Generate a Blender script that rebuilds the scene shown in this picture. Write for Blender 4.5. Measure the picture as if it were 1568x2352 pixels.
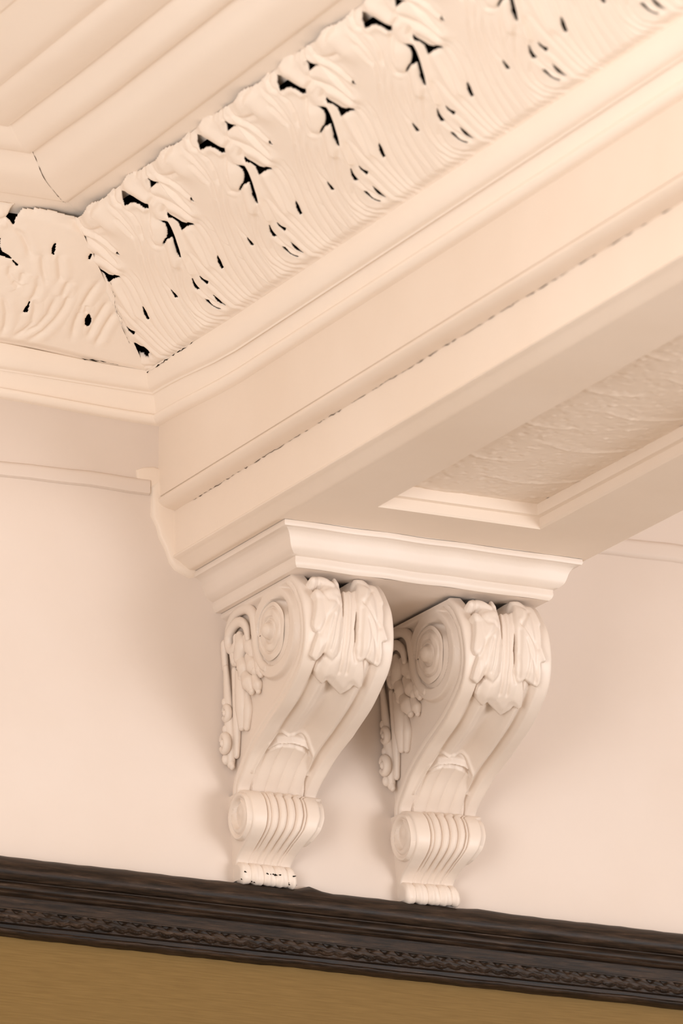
import bpy, bmesh, math, random
import numpy as np
from mathutils import Matrix, Vector

random.seed(7)
rng = np.random.default_rng(7)
for o in list(bpy.data.objects):
    bpy.data.objects.remove(o, do_unlink=True)
S = bpy.context.scene
COL = S.collection

# ------------------------------------------------------------------ camera
cd = bpy.data.cameras.new('camera')
cam = bpy.data.objects.new('camera', cd)
COL.objects.link(cam)
Rm = [[0.9011734650235553, -0.4334382021594215, 0.004208425619677769],
      [0.12421321388051479, 0.2489290516796938, -0.9605235055568924],
      [0.415279981981869, 0.8661210378108753, 0.2781670081560389]]
CP = (-4.8111395709740545, -10.031374815939241, 1.8749756241931785)
M = Matrix(((Rm[0][0], -Rm[1][0], -Rm[2][0], CP[0]),
            (Rm[0][1], -Rm[1][1], -Rm[2][1], CP[1]),
            (Rm[0][2], -Rm[1][2], -Rm[2][2], CP[2]),
            (0, 0, 0, 1)))
cam.matrix_world = M
cd.sensor_fit = 'VERTICAL'
cd.sensor_height = 36.0
cd.sensor_width = 24.0
cd.lens = 200.0
cd.clip_end = 100
cd.dof.use_dof = True
cd.dof.focus_distance = 11.25
cd.dof.aperture_fstop = 4.0
S.camera = cam

# ------------------------------------------------------------------ light
S.view_settings.view_transform = 'Standard'
S.view_settings.look = 'None'
S.view_settings.gamma = 1.0
S.view_settings.use_curve_mapping = False
S.view_settings.exposure = 0.15

wd = bpy.data.worlds.new('room_light')
S.world = wd
wd.use_nodes = True
bg = wd.node_tree.nodes['Background']
bg.inputs['Color'].default_value = (1.0, 1.0, 1.0, 1)
bg.inputs['Strength'].default_value = 0.10

def area(name, loc, target, sx, sy, power, color):
    l = bpy.data.lights.new(name, 'AREA')
    l.shape = 'RECTANGLE'; l.size = sx; l.size_y = sy
    l.energy = power; l.color = color
    o = bpy.data.objects.new(name, l)
    COL.objects.link(o)
    o.location = loc
    o.rotation_euler = (Vector(target) - Vector(loc)).to_track_quat('-Z', 'Y').to_euler()
    return o

def soft_fill(name, loc, power, color, r):
    l = bpy.data.lights.new(name, 'POINT'); l.energy = power; l.color = color; l.shadow_soft_size = r
    o = bpy.data.objects.new(name, l); COL.objects.link(o); o.location = loc
# unseen soft fill lights added on either side of the beam to balance brightness
soft_fill('fill_left_low', (-4.0, -3.8, 3.0), 235, (1.0, 0.965, 0.95), 1.1)
soft_fill('fill_left_high', (-3.2, -3.3, 4.3), 160, (1.0, 0.965, 0.95), 1.0)
soft_fill('fill_right_near', (2.5, -3.6, 3.9), 165, (1.0, 0.975, 0.985), 1.0)
soft_fill('fill_right_far', (2.6, -6.0, 3.2), 350, (1.0, 0.975, 0.985), 1.1)

# ------------------------------------------------------------------ materials
def new_mat(name):
    m = bpy.data.materials.new(name); m.use_nodes = True
    nt = m.node_tree
    return m, nt, nt.nodes['Principled BSDF']

def N(nt, t, **kw):
    n = nt.nodes.new(t)
    for k, v in kw.items():
        setattr(n, k, v)
    return n

def plaster(name, col, col2, rough=0.55, bump=0.12, bscale=60.0, spec=0.3):
    m, nt, b = new_mat(name)
    tc = N(nt, 'ShaderNodeTexCoord')
    n1 = N(nt, 'ShaderNodeTexNoise'); n1.inputs['Scale'].default_value = 3.2; n1.inputs['Detail'].default_value = 5
    nt.links.new(tc.outputs['Object'], n1.inputs['Vector'])
    cr = N(nt, 'ShaderNodeValToRGB')
    cr.color_ramp.elements[0].position = 0.35; cr.color_ramp.elements[0].color = (*col2, 1)
    cr.color_ramp.elements[1].position = 0.65; cr.color_ramp.elements[1].color = (*col, 1)
    nt.links.new(n1.outputs['Fac'], cr.inputs['Fac'])
    nt.links.new(cr.outputs['Color'], b.inputs['Base Color'])
    n2 = N(nt, 'ShaderNodeTexNoise'); n2.inputs['Scale'].default_value = bscale; n2.inputs['Detail'].default_value = 4
    nt.links.new(tc.outputs['Object'], n2.inputs['Vector'])
    bp = N(nt, 'ShaderNodeBump'); bp.inputs['Strength'].default_value = bump; bp.inputs['Distance'].default_value = 0.004
    nt.links.new(n2.outputs['Fac'], bp.inputs['Height'])
    nt.links.new(bp.outputs['Normal'], b.inputs['Normal'])
    b.inputs['Roughness'].default_value = rough
    b.inputs['Specular IOR Level'].default_value = spec
    return m

PL = plaster('cream_painted_plaster', (0.86, 0.735, 0.62), (0.83, 0.70, 0.58))
PLC = plaster('ceiling_plaster_painted_light', (0.95, 0.835, 0.72), (0.93, 0.81, 0.695), rough=0.65)  # cream plaster, colour raised to stand in for light missing high up
PLW = plaster('cream_wall_paint', (0.75, 0.645, 0.565), (0.725, 0.615, 0.53), rough=0.7, bump=0.10, bscale=22)
PLB = plaster('bracket_gloss_plaster', (0.82, 0.715, 0.625), (0.77, 0.655, 0.555), rough=0.42, bump=0.10, bscale=70, spec=0.4)

m, nt, b = new_mat('dark_shade_and_chips')
b.inputs['Base Color'].default_value = (0.012, 0.009, 0.006, 1); b.inputs['Roughness'].default_value = 0.95  # near-black: shade of the frieze hollow painted in; also cracks and paint chips
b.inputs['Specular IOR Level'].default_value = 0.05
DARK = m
m, nt, b = new_mat('grey_brown_crack')
b.inputs['Base Color'].default_value = (0.10, 0.065, 0.04, 1); b.inputs['Roughness'].default_value = 0.9
CRK = m

# mustard fabric-textured lower wall
m, nt, b = new_mat('mustard_wall_covering')
tc = N(nt, 'ShaderNodeTexCoord')
mp = N(nt, 'ShaderNodeMapping'); mp.inputs['Scale'].default_value = (6, 6, 160)
nt.links.new(tc.outputs['Object'], mp.inputs['Vector'])
n1 = N(nt, 'ShaderNodeTexNoise'); n1.inputs['Scale'].default_value = 2.2; n1.inputs['Detail'].default_value = 6
nt.links.new(mp.outputs['Vector'], n1.inputs['Vector'])
cr = N(nt, 'ShaderNodeValToRGB')
cr.color_ramp.elements[0].position = 0.3; cr.color_ramp.elements[0].color = (0.170, 0.098, 0.024, 1)
cr.color_ramp.elements[1].position = 0.7; cr.color_ramp.elements[1].color = (0.215, 0.128, 0.036, 1)
nt.links.new(n1.outputs['Fac'], cr.inputs['Fac']); nt.links.new(cr.outputs['Color'], b.inputs['Base Color'])
bp = N(nt, 'ShaderNodeBump'); bp.inputs['Strength'].default_value = 0.25; bp.inputs['Distance'].default_value = 0.001
nt.links.new(n1.outputs['Fac'], bp.inputs['Height']); nt.links.new(bp.outputs['Normal'], b.inputs['Normal'])
b.inputs['Roughness'].default_value = 0.6
b.inputs['Specular IOR Level'].default_value = 0.25
GOLD = m

# dark stained worn timber
m, nt, b = new_mat('dark_stained_timber')
tc = N(nt, 'ShaderNodeTexCoord')
mp = N(nt, 'ShaderNodeMapping'); mp.inputs['Scale'].default_value = (2.5, 30, 30)
nt.links.new(tc.outputs['Object'], mp.inputs['Vector'])
n1 = N(nt, 'ShaderNodeTexNoise'); n1.inputs['Scale'].default_value = 5.0; n1.inputs['Detail'].default_value = 7; n1.inputs['Roughness'].default_value = 0.65
nt.links.new(mp.outputs['Vector'], n1.inputs['Vector'])
cr = N(nt, 'ShaderNodeValToRGB')
cr.color_ramp.elements[0].position = 0.40; cr.color_ramp.elements[0].color = (0.012, 0.007, 0.004, 1)
cr.color_ramp.elements[1].position = 0.62; cr.color_ramp.elements[1].color = (0.046, 0.027, 0.016, 1)
e3 = cr.color_ramp.elements.new(0.78); e3.color = (0.15, 0.10, 0.07, 1)
nt.links.new(n1.outputs['Fac'], cr.inputs['Fac']); nt.links.new(cr.outputs['Color'], b.inputs['Base Color'])
mr = N(nt, 'ShaderNodeMapRange'); mr.inputs['To Min'].default_value = 0.34; mr.inputs['To Max'].default_value = 0.55
nt.links.new(n1.outputs['Fac'], mr.inputs['Value']); nt.links.new(mr.outputs['Result'], b.inputs['Roughness'])
bp = N(nt, 'ShaderNodeBump'); bp.inputs['Strength'].default_value = 0.35; bp.inputs['Distance'].default_value = 0.0015
nt.links.new(n1.outputs['Fac'], bp.inputs['Height']); nt.links.new(bp.outputs['Normal'], b.inputs['Normal'])
b.inputs['Specular IOR Level'].default_value = 0.22
WOOD = m

m, nt, b = new_mat('pale_stone_floor')
tc = N(nt, 'ShaderNodeTexCoord')
wv = N(nt, 'ShaderNodeTexNoise'); wv.inputs['Scale'].default_value = 4
nt.links.new(tc.outputs['Object'], wv.inputs['Vector'])
cr = N(nt, 'ShaderNodeValToRGB')
cr.color_ramp.elements[0].color = (0.52, 0.44, 0.36, 1); cr.color_ramp.elements[1].color = (0.62, 0.54, 0.45, 1)
nt.links.new(wv.outputs['Fac'], cr.inputs['Fac']); nt.links.new(cr.outputs['Color'], b.inputs['Base Color'])
b.inputs['Roughness'].default_value = 0.4
FLOOR = m

# ------------------------------------------------------------------ helpers
def mesh_obj(name, V, F, mat, parent=None, angle=38, smooth=True):
    me = bpy.data.meshes.new(name)
    me.from_pydata([tuple(map(float, v)) for v in V], [], [tuple(int(i) for i in f) for f in F])
    me.update()
    if smooth:
        me.shade_smooth()
        me.set_sharp_from_angle(angle=math.radians(angle))
    me.materials.append(mat)
    o = bpy.data.objects.new(name, me)
    COL.objects.link(o)
    if parent is not None:
        o.parent = parent
    return o

def thing(name, loc, label, cat, group=None):
    o = bpy.data.objects.new(name, None); COL.objects.link(o)
    o.empty_display_size = 0.05
    o.location = loc
    o['label'] = label; o['category'] = cat
    if group: o['group'] = group
    return o

def structure(o):
    o['kind'] = 'structure'; return o

def grid_faces(nr, nc, flip=False, mask=None, base=0):
    F = []
    for i in range(nr - 1):
        for j in range(nc - 1):
            if mask is not None and not mask[i, j]:
                continue
            a = base + i * nc + j
            q = (a, a + 1, a + nc + 1, a + nc)
            F.append(q[::-1] if flip else q)
    return F

def catmull(P, n):
    P = np.asarray(P, float)
    P = np.vstack([2 * P[0] - P[1], P, 2 * P[-1] - P[-2]]); out = []
    for i in range(1, len(P) - 2):
        for t in np.linspace(0, 1, n, endpoint=False):
            p0, p1, p2, p3 = P[i - 1:i + 3]
            out.append(.5 * ((2 * p1) + (-p0 + p2) * t + (2 * p0 - 5 * p1 + 4 * p2 - p3) * t * t + (-p0 + 3 * p1 - 3 * p2 + p3) * t ** 3))
    out.append(P[-2]); return np.array(out)

def dist_poly(U, V, pts):
    """distance from every grid point to a polyline, with the parameter 0..1 along it"""
    pts = np.asarray(pts, float)
    L = np.r_[0, np.cumsum(np.linalg.norm(np.diff(pts, axis=0), axis=1))]
    best = np.full(U.shape, 1e9); par = np.zeros(U.shape)
    for i in range(len(pts) - 1):
        a, b_ = pts[i], pts[i + 1]
        d = b_ - a; l2 = max(d @ d, 1e-12)
        t = np.clip(((U - a[0]) * d[0] + (V - a[1]) * d[1]) / l2, 0, 1)
        dd = np.hypot(U - a[0] - t * d[0], V - a[1] - t * d[1])
        k = dd < best
        best[k] = dd[k]; par[k] = ((L[i] + t * math.sqrt(l2)) / L[-1])[k]
    return best, par

def inside(U, V, poly):
    poly = np.asarray(poly, float); r = np.zeros(U.shape, bool); n = len(poly)
    j = n - 1
    for i in range(n):
        xi, yi = poly[i]; xj, yj = poly[j]
        c = ((yi > V) != (yj > V)) & (U < (xj - xi) * (V - yi) / ((yj - yi) if abs(yj - yi) > 1e-9 else 1e-9) + xi)
        r ^= c; j = i
    return r

def gauss(d, s):
    return np.exp(-(d / s) ** 2)

def dome(d, w, h, p=2.0):
    q = np.clip(1 - (d / np.maximum(w, 1e-6)) ** p, 0, 1)
    return h * np.sqrt(q)

def smoother(a, b_, x):
    t = np.clip((x - a) / (b_ - a), 0, 1); return t * t * (3 - 2 * t)

def ball(bm, c, r, seg=14, sc=(1, 1, 1)):
    m4 = Matrix.Translation(c) @ Matrix.Diagonal((r * sc[0], r * sc[1], r * sc[2], 1))
    bmesh.ops.create_uvsphere(bm, u_segments=seg, v_segments=max(6, seg * 2 // 3), radius=1, matrix=m4)

def tube(bm, pts, rad, seg=12, n=6, flat=(1, 1, 1), close=True):
    """tapered round-ended tube through 3-D points"""
    P = catmull(pts, n)
    R = np.interp(np.linspace(0, 1, len(P)), np.linspace(0, 1, len(rad)), rad)
    rings = []
    up = Vector((1, 0, 0))
    for i, p in enumerate(P):
        t = Vector(P[min(i + 1, len(P) - 1)] - P[max(i - 1, 0)]).normalized()
        a = t.cross(up)
        if a.length < 1e-4: a = t.cross(Vector((0, 1, 0)))
        a.normalize(); b_ = t.cross(a).normalized()
        rr = []
        for k in range(seg):
            th = 2 * math.pi * k / seg
            off = (a * math.cos(th) + b_ * math.sin(th)) * float(R[i])
            off = Vector((off.x * flat[0], off.y * flat[1], off.z * flat[2]))
            rr.append(bm.verts.new(Vector(p) + off))
        rings.append(rr)
    for i in range(len(rings) - 1):
        for k in range(seg):
            bm.faces.new((rings[i][k], rings[i][(k + 1) % seg], rings[i + 1][(k + 1) % seg], rings[i + 1][k]))
    if close:
        for e, p, r in ((rings[0], P[0], R[0]), (rings[-1], P[-1], R[-1])):
            ball(bm, Vector(p), float(r) * .999, seg, flat)

def bm_obj(name, bm, mat, parent=None, angle=60):
    bmesh.ops.recalc_face_normals(bm, faces=bm.faces)
    me = bpy.data.meshes.new(name); bm.to_mesh(me); bm.free()
    me.shade_smooth(); me.set_sharp_from_angle(angle=math.radians(angle))
    me.materials.append(mat)
    o = bpy.data.objects.new(name, me); COL.objects.link(o)
    if parent is not None: o.parent = parent
    return o

def box(bm, a, b_):
    m4 = Matrix.Translation([(p + q) / 2 for p, q in zip(a, b_)]) @ Matrix.Diagonal([abs(q - p) for p, q in zip(a, b_)] + [1])
    bmesh.ops.create_cube(bm, size=1, matrix=m4)

XB = -0.4095                     # left face of the beam

# traced relief lines of the leaves, in metres over their own surfaces
DATA = {
'HOLES': [[[0.9014,0.2423],[0.9157,0.2348],[0.918,0.2288],[0.9103,0.2152],[0.9018,0.2029],[0.8893,0.1884],[0.8777,0.1734],[0.8603,0.1579],[0.8548,0.1593],[0.8655,0.1747],[0.883,0.1912],[0.8893,0.1994],[0.8848,0.2024],[0.8727,0.2038],[0.8602,0.2013],[0.8428,0.1969],[0.8624,0.2044],[0.8761,0.2063],[0.8855,0.2102],[0.8964,0.2174],[0.9039,0.2281],[0.9028,0.2366]],[[0.9379,0.2429],[0.9407,0.2326],[0.9437,0.2233],[0.9483,0.2112],[0.9561,0.2047],[0.9725,0.2013],[0.9778,0.198],[0.9729,0.1942],[0.963,0.1976],[0.9493,0.2008],[0.9287,0.1999],[0.932,0.2055],[0.9385,0.2166],[0.9376,0.229],[0.9339,0.2397]],[[0.8757,0.3302],[0.8884,0.3245],[0.8939,0.3129],[0.8994,0.2994],[0.9059,0.2884],[0.9194,0.2814],[0.9009,0.2727],[0.8995,0.2793],[0.8958,0.29],[0.8882,0.3005],[0.8735,0.3051],[0.8556,0.3052],[0.8633,0.3178]],[[0.983,0.3202],[0.9888,0.3116],[1.0029,0.3032],[0.9891,0.3045],[0.9716,0.3045],[0.9777,0.3117]],[[0.948,0.1181],[0.9454,0.1093],[0.9318,0.0921],[0.9254,0.0929],[0.932,0.1051]],[[0.8188,0.1093],[0.8115,0.0972],[0.8065,0.0841],[0.7972,0.0871],[0.8029,0.0969]],[[0.8455,0.1057],[0.8473,0.0938],[0.8514,0.0859],[0.8398,0.0839],[0.8397,0.094]],[[0.7277,0.1153],[0.7257,0.1039],[0.7215,0.0954],[0.7154,0.097],[0.7212,0.1078]],[[0.795,0.0606],[0.8012,0.0549],[0.8019,0.0413],[0.8083,0.0273],[0.7982,0.0317],[0.7902,0.0429],[0.7905,0.0534]],[[0.8252,0.0577],[0.827,0.0447],[0.8278,0.0275],[0.8223,0.0299],[0.8198,0.0434]],[[1.0521,0.2421],[1.0476,0.2322],[1.0436,0.235]]],
'GROOVES': [[[0.7806,0.0821],[0.763,0.0673],[0.7537,0.0488],[0.756,0.0314],[0.7701,0.0172],[0.7958,0.0041]],[[0.8603,0.1579],[0.8258,0.1417],[0.7944,0.125],[0.7651,0.1031],[0.7446,0.0773],[0.7366,0.052],[0.7423,0.0291],[0.7635,0.0077],[0.7745,0.001]],[[0.8102,0.1485],[0.7864,0.1386],[0.7547,0.1158],[0.7345,0.0939],[0.7207,0.0691],[0.7166,0.0442],[0.7243,0.0224],[0.7431,0.0052]],[[0.8472,0.1929],[0.7973,0.1542],[0.7684,0.1302],[0.7391,0.1022],[0.7192,0.0739],[0.7071,0.0462],[0.7068,0.0217],[0.717,0.005]],[[0.8006,0.1812],[0.7851,0.1677],[0.7643,0.1483],[0.7509,0.1277],[0.7368,0.1093],[0.7162,0.0834],[0.702,0.0546],[0.6958,0.0285],[0.6959,0.0078]],[[0.7567,0.172],[0.7354,0.1487],[0.7278,0.1275],[0.7266,0.1137]],[[0.7207,0.0958],[0.7054,0.0716],[0.6951,0.0431],[0.6891,0.0189],[0.6901,0.0082]],[[0.8017,0.205],[0.7631,0.1794],[0.7338,0.1515],[0.7102,0.1249],[0.6881,0.0955],[0.6741,0.0686],[0.6637,0.0401],[0.6557,0.0166],[0.6609,0.0083]],[[0.8151,0.2274],[0.7649,0.199],[0.7299,0.1736],[0.7004,0.1456],[0.6744,0.1158],[0.6562,0.0866],[0.6418,0.0577],[0.6314,0.029],[0.6258,0.0107]],[[0.784,0.221],[0.7418,0.199],[0.7067,0.1735],[0.6729,0.1432],[0.6509,0.1156],[0.6326,0.0864],[0.6162,0.0562],[0.6036,0.0263],[0.6022,0.0103]],[[0.8504,0.0863],[0.8504,0.064],[0.8483,0.0386],[0.8503,0.0174],[0.8632,0.0027]],[[0.8921,0.1549],[0.891,0.1413],[0.8855,0.1215],[0.8817,0.099],[0.8794,0.0717],[0.8751,0.0432],[0.877,0.0201],[0.8831,0.0033]],[[0.9504,0.1812],[0.9376,0.1609],[0.9245,0.1386],[0.9094,0.115],[0.9019,0.0922],[0.8979,0.0676],[0.8956,0.0404],[0.8955,0.0162],[0.8999,0.0021]],[[0.9909,0.1991],[0.9853,0.1757],[0.9762,0.1557],[0.9635,0.1373],[0.9489,0.1178]],[[0.9309,0.0915],[0.921,0.0737],[0.9154,0.052],[0.9115,0.0274],[0.9154,0.0075],[0.9223,0.0005]],[[1.0255,0.1935],[1.0162,0.1698],[0.9997,0.1492],[0.985,0.1278],[0.9685,0.1071],[0.9537,0.0855],[0.9426,0.0643],[0.9331,0.0402],[0.9292,0.0157],[0.9371,-0.0018]],[[0.8619,0.1541],[0.8413,0.1349],[0.8185,0.1084]],[[0.8811,0.1578],[0.8659,0.1342],[0.8455,0.1057]],[[0.8056,0.0845],[0.8036,0.0722],[0.8044,0.0596],[0.8093,0.0493],[0.8136,0.0332],[0.8223,0.0234]],[[0.9001,0.2719],[0.8622,0.2468],[0.8337,0.2232],[0.8229,0.2078],[0.8428,0.1969]]],
'GROOVES2': [[[1.1694,0.3279],[1.1692,0.3025],[1.1631,0.2701],[1.15,0.2408],[1.1305,0.2222],[1.1033,0.1991]],[[1.0111,0.3024],[1.0134,0.2855],[1.0191,0.265],[1.0171,0.2401],[1.0153,0.219]],[[0.9631,0.3025],[0.9569,0.2953],[0.9577,0.283],[0.9675,0.2666],[0.9847,0.2508],[0.9943,0.2325],[0.9923,0.2075]],[[0.9833,0.3231],[0.965,0.3036],[0.9486,0.2851],[0.924,0.2803]],[[1.0052,0.3428],[0.9852,0.3242],[0.9917,0.3132],[1.0029,0.3032]],[[1.0356,0.3327],[1.0291,0.3199],[1.0391,0.3074],[1.066,0.301],[1.095,0.2995]],[[1.0301,0.3096],[1.049,0.2949],[1.0546,0.2726],[1.0529,0.2516],[1.052,0.2411]],[[0.8471,0.305],[0.8468,0.279],[0.8353,0.2559],[0.8109,0.2328]],[[0.8009,0.2976],[0.7969,0.2731],[0.7889,0.2427]],[[0.9009,0.2727],[0.8747,0.2523],[0.8501,0.2291]],[[0.9556,0.258],[0.9382,0.2498],[0.9356,0.241]],[[0.9513,0.3397],[0.9678,0.3481],[0.9949,0.3515]],[[1.0998,0.3366],[1.1202,0.3429],[1.142,0.3445]],[[1.2098,0.3422],[1.1966,0.3327],[1.1919,0.3174],[1.2018,0.307]]],
'DOMES': [[[[1.0243,0.3063],[1.043,0.2878],[1.0483,0.2636],[1.0465,0.2407]],0.011,0.007],[[[0.97,0.2973],[0.9876,0.2853],[1.0007,0.2654],[1.0079,0.2403],[1.0095,0.2157]],0.017,0.01],[[[0.933,0.2762],[0.9223,0.261],[0.9173,0.2453]],0.02,0.01],[[[0.9659,0.2473],[0.9741,0.2337],[0.9832,0.2096]],0.016,0.01],[[[0.9116,0.3339],[0.9216,0.3193],[0.9284,0.2883]],0.022,0.012],[[[1.0218,0.3431],[1.0041,0.3294],[1.0101,0.3128]],0.01,0.007],[[[1.0809,0.3277],[1.1165,0.3191],[1.1182,0.2947]],0.032,0.012],[[[0.8562,0.3009],[0.8841,0.2963],[0.8938,0.2779]],0.012,0.007],[[[0.9308,0.2361],[0.9197,0.215],[0.9019,0.1928],[0.8802,0.1702],[0.8576,0.148],[0.8403,0.1232]],0.009,0.008],[[[0.8744,0.2352],[0.854,0.2162]],0.024,0.01],[[[0.9401,0.1918],[0.9313,0.1757],[0.9199,0.1507],[0.9076,0.1158]],0.016,0.008],[[[0.8731,0.1976],[0.8546,0.1796],[0.8257,0.1519]],0.014,0.008],[[[0.7999,0.0514],[0.8062,0.0364]],0.012,0.005]],
'ANCH': [[0.5532,0.2467],[0.9028,0.2416],[1.2635,0.2359],[1.6125,0.2358]],
'WHOLES': [[[0.4619,0.313],[0.4584,0.331],[0.4469,0.3496],[0.4348,0.3582],[0.4191,0.3567],[0.4129,0.3396],[0.4235,0.3394],[0.4352,0.3381],[0.441,0.3288],[0.4439,0.3137],[0.4423,0.2985],[0.4519,0.3085]],[[0.4749,0.2621],[0.4603,0.2593],[0.4561,0.2583],[0.4502,0.2373],[0.4409,0.2262],[0.427,0.2214],[0.417,0.215],[0.4248,0.2154],[0.4378,0.2175],[0.4572,0.2121]],[[0.4136,0.2119],[0.4002,0.2042],[0.4017,0.2021],[0.412,0.2094]],[[0.3474,0.2787],[0.3438,0.2646],[0.342,0.2511],[0.3454,0.2533],[0.3495,0.2654],[0.3491,0.2729]],[[0.2663,0.2672],[0.2657,0.2571],[0.2683,0.2557],[0.2702,0.2609],[0.2695,0.2675]],[[0.3469,0.12],[0.3442,0.1037],[0.3433,0.0926],[0.3495,0.0905],[0.3494,0.0989],[0.3481,0.1104]],[[0.2195,0.1208],[0.2106,0.1093],[0.206,0.0969],[0.2089,0.0898],[0.217,0.093],[0.2222,0.1072],[0.2215,0.1158]]],
'WGROOVES': [[[0.333,0.2538],[0.3207,0.2264],[0.3059,0.192]],[[0.3639,0.2461],[0.35,0.2117],[0.3297,0.1727]],[[0.3852,0.1903],[0.381,0.1614]],[[0.4755,0.3022],[0.4617,0.3103]],[[0.4367,0.2913],[0.4175,0.2802],[0.3988,0.258],[0.3838,0.2332]],[[0.3503,0.3351],[0.3276,0.3357],[0.2979,0.3175],[0.265,0.3034],[0.2449,0.2906]],[[0.4146,0.1997],[0.4086,0.1786],[0.3862,0.1586]],[[0.3547,0.195],[0.3447,0.1652],[0.343,0.1413],[0.3469,0.12]],[[0.2287,0.2091],[0.2368,0.1721],[0.2407,0.132],[0.2388,0.0928],[0.2305,0.049]],[[0.3426,0.1358],[0.3304,0.1062],[0.3221,0.0701],[0.3314,0.0401],[0.3475,0.0202]],[[0.2769,0.1759],[0.276,0.1311],[0.2823,0.0887],[0.2934,0.0508],[0.3129,0.0189]],[[0.2323,0.1429],[0.2274,0.1213]],[[0.3011,0.149],[0.299,0.1007],[0.3095,0.0611],[0.3326,0.0305]],[[0.4001,0.1158],[0.3805,0.0783],[0.3721,0.046],[0.3718,0.0234]],[[0.1933,0.1595],[0.1989,0.1114],[0.2001,0.0639]],[[0.1689,0.1358],[0.1764,0.0929],[0.1783,0.047]],[[0.2903,0.1958],[0.2895,0.1511]],[[0.3955,0.1633],[0.379,0.1514]]],
'CHOLE': [[0.0936,0.0712],[0.0962,0.0658],[0.1056,0.0631],[0.1088,0.0531],[0.1141,0.0423],[0.1089,0.0336],[0.0981,0.0315],[0.088,0.0378],[0.0825,0.0466],[0.0815,0.0578]],
'CRACKS': [[[0.2503,0.204],[0.2234,0.1856],[0.2116,0.1714],[0.1815,0.1541],[0.1663,0.1391],[0.164,0.1271],[0.1292,0.1072],[0.1144,0.0875],[0.091,0.0712]]],
'LEAF': [[[[0.0333,0.0692],[0.0513,0.1117],[0.0713,0.1409]],[0.012,0.016,0.006],1],[[[0.0342,0.0235],[0.057,0.0391],[0.0665,0.074]],[0.01,0.014,0.008],1],[[[-0.0247,0.0622],[-0.0504,0.0716],[-0.0665,0.0716]],[0.012,0.012,0.01],1.3],[[[-0.0304,0.0483],[-0.0542,0.0345],[-0.0684,0.0414]],[0.009,0.01,0.009],1.4],[[[-0.0181,0.0391],[-0.0181,0.03]],[0.008,0.006],1.2]],
'VEINS': [[[0.0029,0.0414],[-0.0057,0.0992],[-0.0114,0.143],[-0.0133,0.1907],[-0.0114,0.2125]],[[0.0161,0.0391],[0.0057,0.0939],[0.0038,0.1266],[-0.001,0.1721],[0.0038,0.2125]],[[-0.019,0.1162],[-0.0228,0.1451],[-0.0238,0.1696]],[[0.0152,0.1347],[0.0105,0.1648],[0.0171,0.1852]],[[-0.0266,0.0861],[-0.0494,0.1117],[-0.0674,0.1451]],[[0.0314,0.0763],[0.0494,0.1093],[0.0589,0.1225]],[[-0.0361,0.1093],[-0.0475,0.1451],[-0.0542,0.1799]],[[0.037,0.1069],[0.0418,0.1388],[0.037,0.1772]],[[-0.0199,0.0887],[-0.0342,0.1306],[-0.0418,0.1696]],[[0.0256,0.0887],[0.0199,0.1409],[0.0209,0.1772]],[[0.0408,0.114],[0.0494,0.1514],[0.058,0.1825]],[[-0.0551,0.0669],[-0.0456,0.0811],[-0.0295,0.0811]],[[0.0542,0.0483],[0.0408,0.0669],[0.0314,0.0787]]],
'LEAFPOLY': [[[-0.0038,0.0483],[-0.0181,0.1286],[-0.0256,0.1696],[-0.0399,0.1799],[-0.0532,0.1879],[-0.0608,0.2068],[-0.0617,0.219],[-0.0532,0.236],[-0.037,0.2468],[-0.0304,0.236],[-0.019,0.2468],[-0.0048,0.2588],[0.0114,0.2716],[0.019,0.2651],[0.0266,0.2526],[0.0295,0.2412],[0.0408,0.2468],[0.0484,0.2412],[0.0399,0.2096],[0.0304,0.1825],[0.0114,0.1721],[0.0086,0.1266],[0.0238,0.0437]],[[-0.0694,0.0692],[-0.075,0.1018],[-0.0808,0.1225],[-0.0826,0.1347],[-0.0779,0.143],[-0.0703,0.143],[-0.0779,0.1648],[-0.0817,0.1879],[-0.0703,0.1962],[-0.0636,0.1907],[-0.0522,0.1799],[-0.0446,0.1852],[-0.0352,0.1907],[-0.0266,0.1799],[-0.0218,0.1648],[-0.019,0.1451],[-0.0181,0.1225],[-0.0143,0.0811],[-0.0104,0.0368],[-0.0409,0.0391]],[[0.0285,0.03],[0.018,0.0763],[0.0171,0.1093],[0.0152,0.1367],[0.0114,0.1648],[0.0161,0.1852],[0.0228,0.1879],[0.0342,0.1799],[0.0446,0.1852],[0.0627,0.1935],[0.0674,0.1852],[0.0674,0.1648],[0.0646,0.1472],[0.0722,0.1451],[0.0741,0.1367],[0.0674,0.1183],[0.0694,0.0966],[0.0703,0.074],[0.0656,0.03]]],
'HOOD': [[-0.0713,0.5213],[-0.0674,0.4887],[-0.0636,0.4494],[-0.0504,0.4169],[-0.0209,0.4169],[0.0105,0.4367],[0.0351,0.4672]],
'LIP': [[-0.0656,0.4783],[-0.0446,0.4494],[-0.019,0.4431],[0.0133,0.4494],[0.0323,0.4614]],
}
PATCH1 = [[-0.4011,5.1187],[-0.4265,5.0926],[-0.4242,5.0656],[-0.4247,5.0338],[-0.413,5.0126],[-0.4069,4.9907],[-0.3933,4.968],[-0.3834,4.9421],[-0.3718,4.9291],[-0.3411,4.9166],[-0.3144,4.9236],[-0.3197,4.97],[-0.3444,5.0305],[-0.35,5.0935],[-0.3743,5.1177]]
PATCH2 = [[-0.4585,5.1248],[-0.4414,5.1325],[-0.4205,5.1362],[-0.4013,5.1324],[-0.3763,5.122],[-0.3722,5.0997],[-0.3882,5.0849],[-0.4216,5.0787],[-0.4521,5.0793]]
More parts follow.
